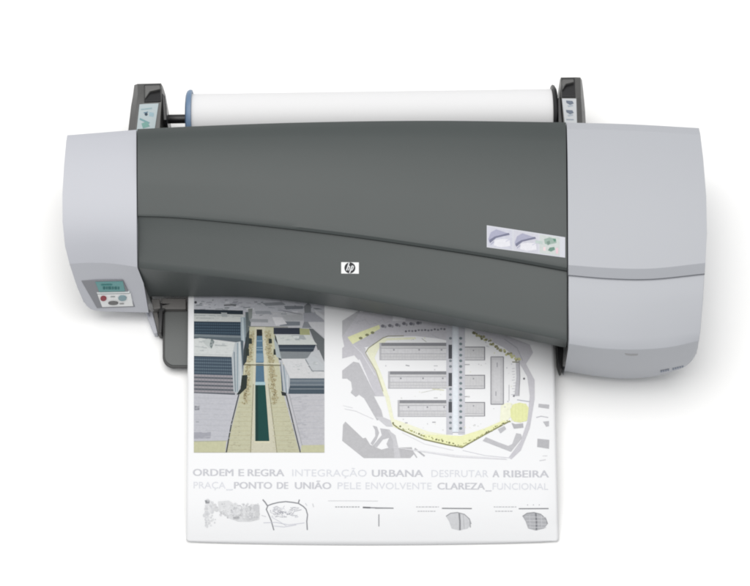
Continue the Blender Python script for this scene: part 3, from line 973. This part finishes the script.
# yellow belt and hedge along the south edge
pl.poly([(185, 290), (200, 300), (215, 372), (325, 412), (425, 428), (500, 400), (565, 372), (580, 378), (428, 462), (310, 438), (212, 396), (205, 375)], Y2)
pl.poly([(300, 420), (425, 425), (500, 402), (560, 376), (570, 384), (428, 460), (312, 436)], Y1)
pl.line([(212, 388), (232, 403), (310, 436), (380, 452), (428, 461), (500, 420), (578, 378)], 1.3, (140, 140, 100))
for i in range(60):
    t = i / 59
    if t < .55:
        x = 215 + t / .55 * 210; y = 392 + 68 * (t / .55) ** .85
    else:
        x = 425 + (t - .55) / .45 * 150; y = 460 - 80 * (t - .55) / .45
    pl.dot(x + rp.uniform(-3, 3), y - 3 + rp.uniform(-4, 3), rp.uniform(1.6, 3.6), rp.choice([(128, 128, 92), (158, 160, 108), (186, 188, 130)]), 6)
# courts on the right
pl.poly([(588, 326), (608, 321), (628, 325), (637, 338), (638, 362), (630, 378), (610, 383), (590, 380), (580, 366), (579, 342)], (233, 236, 178))
pl.poly([(550, 330), (566, 322), (582, 322), (579, 342), (580, 366), (570, 376), (556, 376), (546, 382)], (244, 245, 222))
for k in range(5):
    pl.line([(584 + 11 * k, 324), (584 + 11 * k, 380)], .4, (224, 228, 160))
# east road
pl.poly([(440, 70), (560, 110), (640, 140), (650, 165), (628, 200), (655, 250), (655, 310), (640, 400), (612, 470), (582, 498), (574, 492), (612, 440), (632, 380), (640, 300), (632, 240), (600, 185), (560, 150), (480, 110)], G1)
pl.line([(560, 122), (600, 150), (618, 190)], .9, (176, 176, 184))
pl.line([(585, 494), (500, 486), (430, 470)], .5, (216, 216, 222))
for (x0, y0, x1, y1) in ((170, 134, 396, 187), (197, 223, 396, 276), (227, 313, 396, 364)):
    pl.rect(x0, y0, x1, y1, (210, 210, 212))
    pl.rect(x0, y0, x1, y0 + 10, (140, 141, 146))
    pl.rect(x0, y0, x0 + 6, y1, (190, 190, 194))
    pl.rect(x0 + 8, y0 + 17, x1 - 14, y0 + 33, (216, 216, 219))
    pl.line([(x0 + 4, y0 + 17), (x1 - 4, y0 + 17)], .5, (158, 158, 164))
    pl.line([(x0 + 4, y0 + 34), (x1 - 4, y0 + 34)], .5, (174, 174, 180))
    pl.line([(x0 + 4, y0 + 44), (x1 - 4, y0 + 44)], .4, (182, 182, 188))
    pl.line([(x0, y1), (x1, y1)], .6, (176, 176, 182))
    for k in range(int((x1 - x0) / 9)):
        pl.line([(x0 + 8 + 9 * k, y0 + 36), (x0 + 8 + 9 * k, y1 - 2)], .25, (194, 194, 198))
    for k in range(int((x1 - x0) / 22)):
        pl.line([(x0 + 14 + 22 * k, y0 + 18), (x0 + 14 + 22 * k, y0 + 33)], .25, (196, 196, 200))
    for fx in (.2, .55, .86):
        pl.dot(x0 + (x1 - x0) * fx, y0 + 22, 3, (150, 150, 156), 6)
for (y0, y1) in ((146, 188), (234, 277), (319, 363)):
    pl.rect(430, y0, 500, y1, (210, 210, 212))
    for k in range(7):
        pl.line([(436 + 9 * k, y0 + 8), (436 + 9 * k, y1 - 9)], .25, (196, 196, 200))
    pl.line([(430, y0 + 1.5), (500, y0 + 1.5)], .9, (138, 138, 144))
    pl.line([(498.6, y0), (498.6, y1)], 1.0, (136, 136, 142))
    pl.line([(434, y1 - 8), (496, y1 - 8)], .4, (168, 168, 174))
    pl.line([(430, y1), (500, y1)], .6, (160, 160, 166))
    pl.dot(464, y0 + 12, 2.6, (158, 158, 164), 6)
# central canal and promenades
pl.rect(379, 70, 399, 420, (206, 207, 214))
pl.rect(416, 80, 437, 420, (206, 207, 214))
pl.rect(398, 70, 417, 414, (226, 232, 240))
pl.rect(402, 76, 412, 410, (234, 240, 246))
pl.line([(398, 414), (437, 414)], .6, (176, 178, 186))
for (y0, y1) in ((140, 184), (228, 270), (318, 352)):
    pl.rect(386, y0, 397, y1, (84, 86, 92))
for i in range(17):
    y = 120 + i * 17.6
    pl.dot(424, y, 5.2, (120, 134, 138), 7, 4.6)
    if not any(a - 4 < y < b + 4 for a, b in ((140, 184), (228, 270), (318, 352))):
        pl.dot(392, y, 5.0, (134, 142, 148), 7, 4.4)
for y in (200, 300):
    pl.line([(340, y + 6), (352, y + 6)], .6, (184, 184, 188)); pl.line([(436, y + 2), (452, y + 2)], .9, (182, 182, 186))
pl.line([(252, 204), (264, 206)], 1.0, (172, 172, 178)); pl.line([(250, 384), (258, 384)], .9, (176, 176, 180)); pl.line([(335, 382), (346, 382)], .9, (176, 176, 180))
pl.line([(300, 290), (390, 270)], .4, (214, 216, 206)); pl.line([(335, 278), (372, 282)], .7, (222, 222, 190))
# tall east block
pl.rect(518, 178, 558, 326, (206, 206, 209))
for a, b in (((518, 178), (558, 178)), ((557.5, 178), (557.5, 326)), ((518, 326), (558, 326)), ((518.5, 178), (518.5, 326))):
    pl.line([a, b], .9, (146, 146, 152))
pl.rect(526, 188, 548, 316, (214, 214, 217))
pl.line([(538, 196), (538, 210)], 1.0, (164, 164, 170)); pl.line([(534, 286), (534, 300)], 1.0, (164, 164, 170))
# faint trees, parked rows and contour lines on the open ground
for i in range(150):
    x, y = rp.uniform(190, 590), rp.uniform(118, 425)
    if 379 < x < 437 or any(a < x < b and c < y < d for a, b, c, d in ((165, 396, 130, 190), (192, 396, 219, 280), (222, 396, 309, 368), (428, 504, 142, 192), (428, 504, 230, 281), (428, 504, 315, 367), (514, 562, 174, 330))):
        continue
    if (y - 130) > (x - 150) * 2.6: continue
    pl.dot(x, y, rp.uniform(1.0, 2.6), rp.choice([(222, 223, 220), (214, 214, 218), (232, 233, 206), (206, 206, 210)]), 6)
for k in range(10):
    pl.line([(585 + rp.uniform(-4, 4), 215 + 9 * k), (592 + rp.uniform(0, 6), 214 + 9 * k)], .4, (190, 190, 196))
for k in range(14):
    x = 70 + 9 * k
    pl.line([(x, 60 + rp.uniform(-8, 20)), (x + rp.uniform(6, 20), 66 + rp.uniform(-4, 14))], .35, (184, 184, 192))
# thin gallery and hedge to the north east
pl.poly([(596, 196), (608, 196), (610, 240), (604, 300), (592, 300), (598, 240)], (192, 192, 198))
pl.line([(607, 188), (609, 240), (606, 300)], .7, (152, 152, 158))
pl.line([(575, 265), (575, 315)], .6, (188, 188, 192))
pl.line([(600, 312), (640, 318)], .7, (176, 178, 190)); pl.dot(590, 300, 3.4, (134, 134, 142), 6); pl.dot(622, 246, 3.6, (120, 120, 126), 6)
for i in range(46):
    t = i / 45
    x = 465 + t * 142; y = 106 + 84 * t ** 1.15
    pl.dot(x + rp.uniform(-4, 4), y + rp.uniform(-5, 7), rp.uniform(2.4, 5.2), rp.choice([(156, 154, 120), (176, 174, 134), (130, 129, 102), (202, 202, 152)]), 6)
pl.line([(585, 194), (606, 194)], .9, (120, 120, 90))
pl.tr = t7
pl.poly([(255, 295), (330, 326), (395, 350), (420, 338), (445, 270), (475, 276), (482, 300), (412, 386), (235, 318)], (196, 196, 200))
pl.poly([(330, 245), (372, 225), (382, 244), (346, 272)], G2)
pl.poly([(415, 205), (440, 214), (488, 208), (490, 236), (430, 242)], (184, 184, 188))
pl.poly([(585, 86), (652, 92), (650, 118), (583, 108)], (190, 190, 194))
pl.line([(570, 172), (600, 164), (645, 172)], .9, (196, 196, 202))
pl.poly([(612, 198), (650, 194), (650, 226), (632, 230)], (192, 192, 196))
pl.poly([(578, 304), (652, 312), (650, 368), (576, 356)], (186, 186, 190))
pl.line([(590, 442), (630, 436)], .7, (206, 206, 210)); pl.line([(610, 412), (640, 412)], .6, (212, 212, 216))
pl.poly([(-380, 350), (60, 420), (390, 436), (380, 428), (80, 408)], (226, 226, 230))
rel(pl.build('site_plan', sheet))

# --- captions
cp = Ink(zpaper, 4)
BG, LG = (202, 203, 209), (221, 223, 229)
def word(s, x0, x1, row, bold):
    if row == 1:
        f = lambda x: 475.8 + (x - 193) / 355 * 1.6
        h = 7.3
    else:
        f = lambda x: 488.4 + (x - 193) / 355 * 1.4
        h = 7.0
    b0 = f(x0)
    if not bold:
        cp.raw(text_mesh(s, x0, x1, b0 - h, b0, f(x1), bold), LG)
        return
    for lay, d in enumerate((-0.30, 0.0, 0.30)):          # heavy strokes
        cp.raw(text_mesh(s, x0 + .3 + d, x1 - .3 + d, b0 - h, b0, f(x1), bold), BG, 1 + lay)
for s, x0, x1, r, b in (
        ('ORDEM', 192.8, 233.5, 1, True), ('E', 238.4, 244.2, 1, True), ('REGRA', 247.6, 284.4, 1, True),
        ('INTEGRAÇÃO', 292.2, 366.6, 1, False), ('URBANA', 371.8, 423.4, 1, True), ('DESFRUTAR', 431.4, 488.4, 1, False),
        ('A', 492.4, 499.4, 1, True), ('RIBEIRA', 503.4, 549.0, 1, True),
        ('PRAÇA', 193.6, 225.6, 2, False), ('PONTO', 234.0, 272.2, 2, True), ('DE', 276.8, 288.4, 2, True),
        ('UNIÃO', 294.8, 331.4, 2, True), ('PELE', 337.6, 361.0, 2, False), ('ENVOLVENTE', 365.6, 431.6, 2, False),
        ('CLAREZA', 437.4, 485.0, 2, True), ('FUNCIONAL', 492.6, 548.2, 2, False)):
    word(s, x0, x1, r, b)
cp.rect(226.2, 489.2, 232.8, 490.3, LG)
cp.rect(485.4, 490.4, 491.6, 491.4, BG)
rel(cp.build('caption', sheet))

# --- small sketches along the foot of the sheet
fk = Ink(zpaper, 3)
sketches = [('tinted_sketch', fk)]
def another(name):
    global fk
    k = Ink(zpaper, 3, fk.tr)
    sketches.append((name, k))
    fk = k
rs = random.Random(3)
def cloud(x0, y0, x1, y1, n, cols, r):
    for i in range(n):
        fk.dot(rs.uniform(x0, x1), rs.uniform(y0, y1), rs.uniform(*r), rs.choice(cols), 8)
PALE = [(224, 225, 227), (216, 217, 220), (229, 230, 232)]
cloud(206, 499, 213, 512, 16, PALE, (1.4, 2.4)); cloud(204, 510, 212, 520, 14, PALE, (1.2, 2.2)); cloud(206, 518, 211, 529, 10, PALE, (.9, 1.6))
cloud(212, 501, 217, 511, 10, [(206, 207, 210), (216, 217, 219)], (1.2, 2.0))
fk.poly([(204.8, 500.2), (209.2, 500.6), (209.6, 503.2), (205.6, 503.6)], (150, 152, 156))
fk.poly([(218, 501.6), (229, 500.6), (236, 505.6), (247, 506.6), (254, 504.4), (259.6, 505.2), (259.4, 519.4), (250, 521.6), (238, 521.4), (229, 518), (219, 511.4)], (222, 223, 225))
cloud(236, 508, 258, 519, 40, [(208, 209, 211), (214, 215, 217), (202, 203, 206)], (1.2, 2.8)); cloud(220, 503, 240, 515, 22, PALE, (1.2, 2.6))
fk.poly([(233, 517), (239, 516.4), (239.4, 518.6), (233.6, 519.4)], (176, 177, 180)); fk.poly([(252.6, 504.8), (258.8, 505), (259.2, 512), (254, 511)], (204, 205, 208))
ts = lambda x, y: (190 + x / 3.947, 455 + y / 3.947)
cloud(205, 500, 216, 524, 26, [(218, 219, 222), (210, 211, 214), (226, 227, 229)], (.5, 1.4))
cloud(220, 504, 258, 518, 70, [(206, 207, 210), (218, 219, 221), (226, 227, 229), (196, 197, 200)], (.4, 1.3))
for i in range(26):
    x, y = rs.uniform(220, 256), rs.uniform(505, 519)
    fk.line([(x, y), (x + rs.uniform(1, 4), y + rs.uniform(-1, 1))], .3, (190, 191, 194))
another('line_drawing')
fk.tr = ts
DK = (146, 147, 152)
fk.line([(287, 176), (296, 186), (306, 201)], 1.3, DK)
fk.line([(302, 214), (307, 200), (325, 193), (350, 187), (378, 184), (405, 187), (428, 191), (447, 203), (458, 214), (464, 236), (461, 262), (463, 296)], 1.15, DK)
fk.line([(307, 202), (301, 214), (310, 234), (320, 258), (331, 297)], 1.15, DK)
fk.line([(432, 176), (427, 192)], 1.2, DK)
for i in range(60):
    a = (rs.uniform(312, 420), rs.uniform(206, 246))
    fk.line([a, (a[0] + rs.uniform(-14, 26), a[1] + rs.uniform(-10, 10))], rs.uniform(.35, .7), rs.choice([(190, 191, 198), (206, 207, 213), (176, 177, 184)]))
fk.line([(345, 216), (372, 226), (400, 238), (412, 222), (440, 216)], .6, (186, 187, 194))
fk.line([(290, 268), (340, 266), (390, 276), (452, 268)], .5, (204, 205, 216)); fk.line([(330, 280), (372, 284), (420, 276)], .5, (206, 207, 218))
fk.line([(282, 238), (300, 244)], .5, (206, 207, 212)); fk.line([(320, 244), (352, 262), (380, 280)], .45, (206, 207, 216))
fk.line([(455, 190), (462, 200)], .8, (214, 215, 220)); fk.line([(484, 192), (488, 206)], 1.0, (214, 215, 218))
another('section_diagram')
fk.line([(545, 181), (640, 181), (742, 182)], .5, (212, 213, 216))
xx = 573
for wd in (8, 6, 10, 7, 9, 6, 11, 8, 7):
    fk.line([(xx, 205), (xx + wd, 205)], 1.0, (176, 177, 181)); xx += wd + 3
fk.line([(682, 207), (745, 209), (802, 210)], 1.1, (140, 141, 146)); fk.line([(682, 207), (712, 208)], 1.5, (112, 113, 118))
tb = lambda x, y: (370 + x / 3.947, 455 + y / 3.947)
fk.tr = tb
fk.line([(20, 210), (93, 210)], 1.0, (146, 147, 151)); fk.line([(35, 234), (35, 282)], 1.0, (156, 157, 162))
def diagram(x0, fill, edge, bar):
    another('section_diagram')
    for (a, b, yy) in ((0, 90, 205), (6, 76, 222)):
        x = x0 + a
        while x < x0 + b:
            wd = rs.uniform(5, 13)
            fk.line([(x, yy), (min(x + wd, x0 + b), yy)], .75, (188, 189, 193)); x += wd + 2.5
    d = x0 - 182
    fk.line([(284 + d * .99, 210.5 + d * .005), (402 + d * .99, 211.5)], 1.1, (140, 141, 145))
    fan = [(300, 242), (318, 230), (345, 227), (372, 234), (392, 252), (399, 272), (386, 290), (352, 298), (322, 290), (312, 262)]
    fan = [(x + d * .987, y) for x, y in fan]
    fk.poly(fan, fill)
    fk.line(fan[:6], .9, edge)
    fk.line([(fan[0][0] + 52, 230), (fan[0][0] + 55, 262), (fan[0][0] + 55, 297)], 1.7, bar)
    return fan[0][0] - 300
d = diagram(182, (210, 211, 214), (160, 161, 165), (144, 145, 149))
fk.line([(368 + d, 236), (372 + d, 292)], .6, (186, 187, 190)); fk.line([(394 + d, 262), (396 + d, 286)], 1.2, (176, 177, 180))
d = diagram(488, (180, 181, 185), (150, 151, 155), (132, 133, 138))
for x in (622, 645, 668):
    fk.dot(x, 197, 2.4, (192, 193, 197), 6)
for y in (244, 258, 272, 285):
    fk.line([(612 + (y - 244) * .3, y), (696, y + 2)], .5, (214, 215, 218))
for x in (630, 676):
    fk.line([(x, 236), (x + 2, 288)], .5, (206, 207, 211))
for nm, k in sketches:
    rel(k.build(nm, sheet))

# ------------------------------------------------------------------ light
wd = bpy.data.worlds.new('World')
SC.world = wd
wd.use_nodes = True
bgn = wd.node_tree.nodes['Background']
bgn.inputs['Color'].default_value = (0.97, 0.985, 1.0, 1)
bgn.inputs['Strength'].default_value = 0.51
def softbox(name, loc, look, sx, sy, power, col):
    l = bpy.data.lights.new(name, 'AREA')
    l.shape = 'RECTANGLE'
    l.size, l.size_y = sx, sy
    l.energy = power
    l.color = col
    o = bpy.data.objects.new(name, l)
    o.location = loc
    o.rotation_euler = (Vector(look) - Vector(loc)).to_track_quat('-Z', 'Y').to_euler()
    COL.objects.link(o)
softbox('softbox', (-0.45, 0.6, 4.4), (0, 0, 0), 4.6, 4.6, 203, (1.0, 0.985, 0.965))
SC.view_settings.view_transform = 'Standard'
SC.view_settings.look = 'None'
SC.view_settings.gamma = 1.0
SC.view_settings.exposure = 0.0
SC.render.engine = 'CYCLES'
SC.render.resolution_x, SC.render.resolution_y = 1024, 800
SC.cycles.max_bounces = 6
SC.cycles.filter_width = 2.0
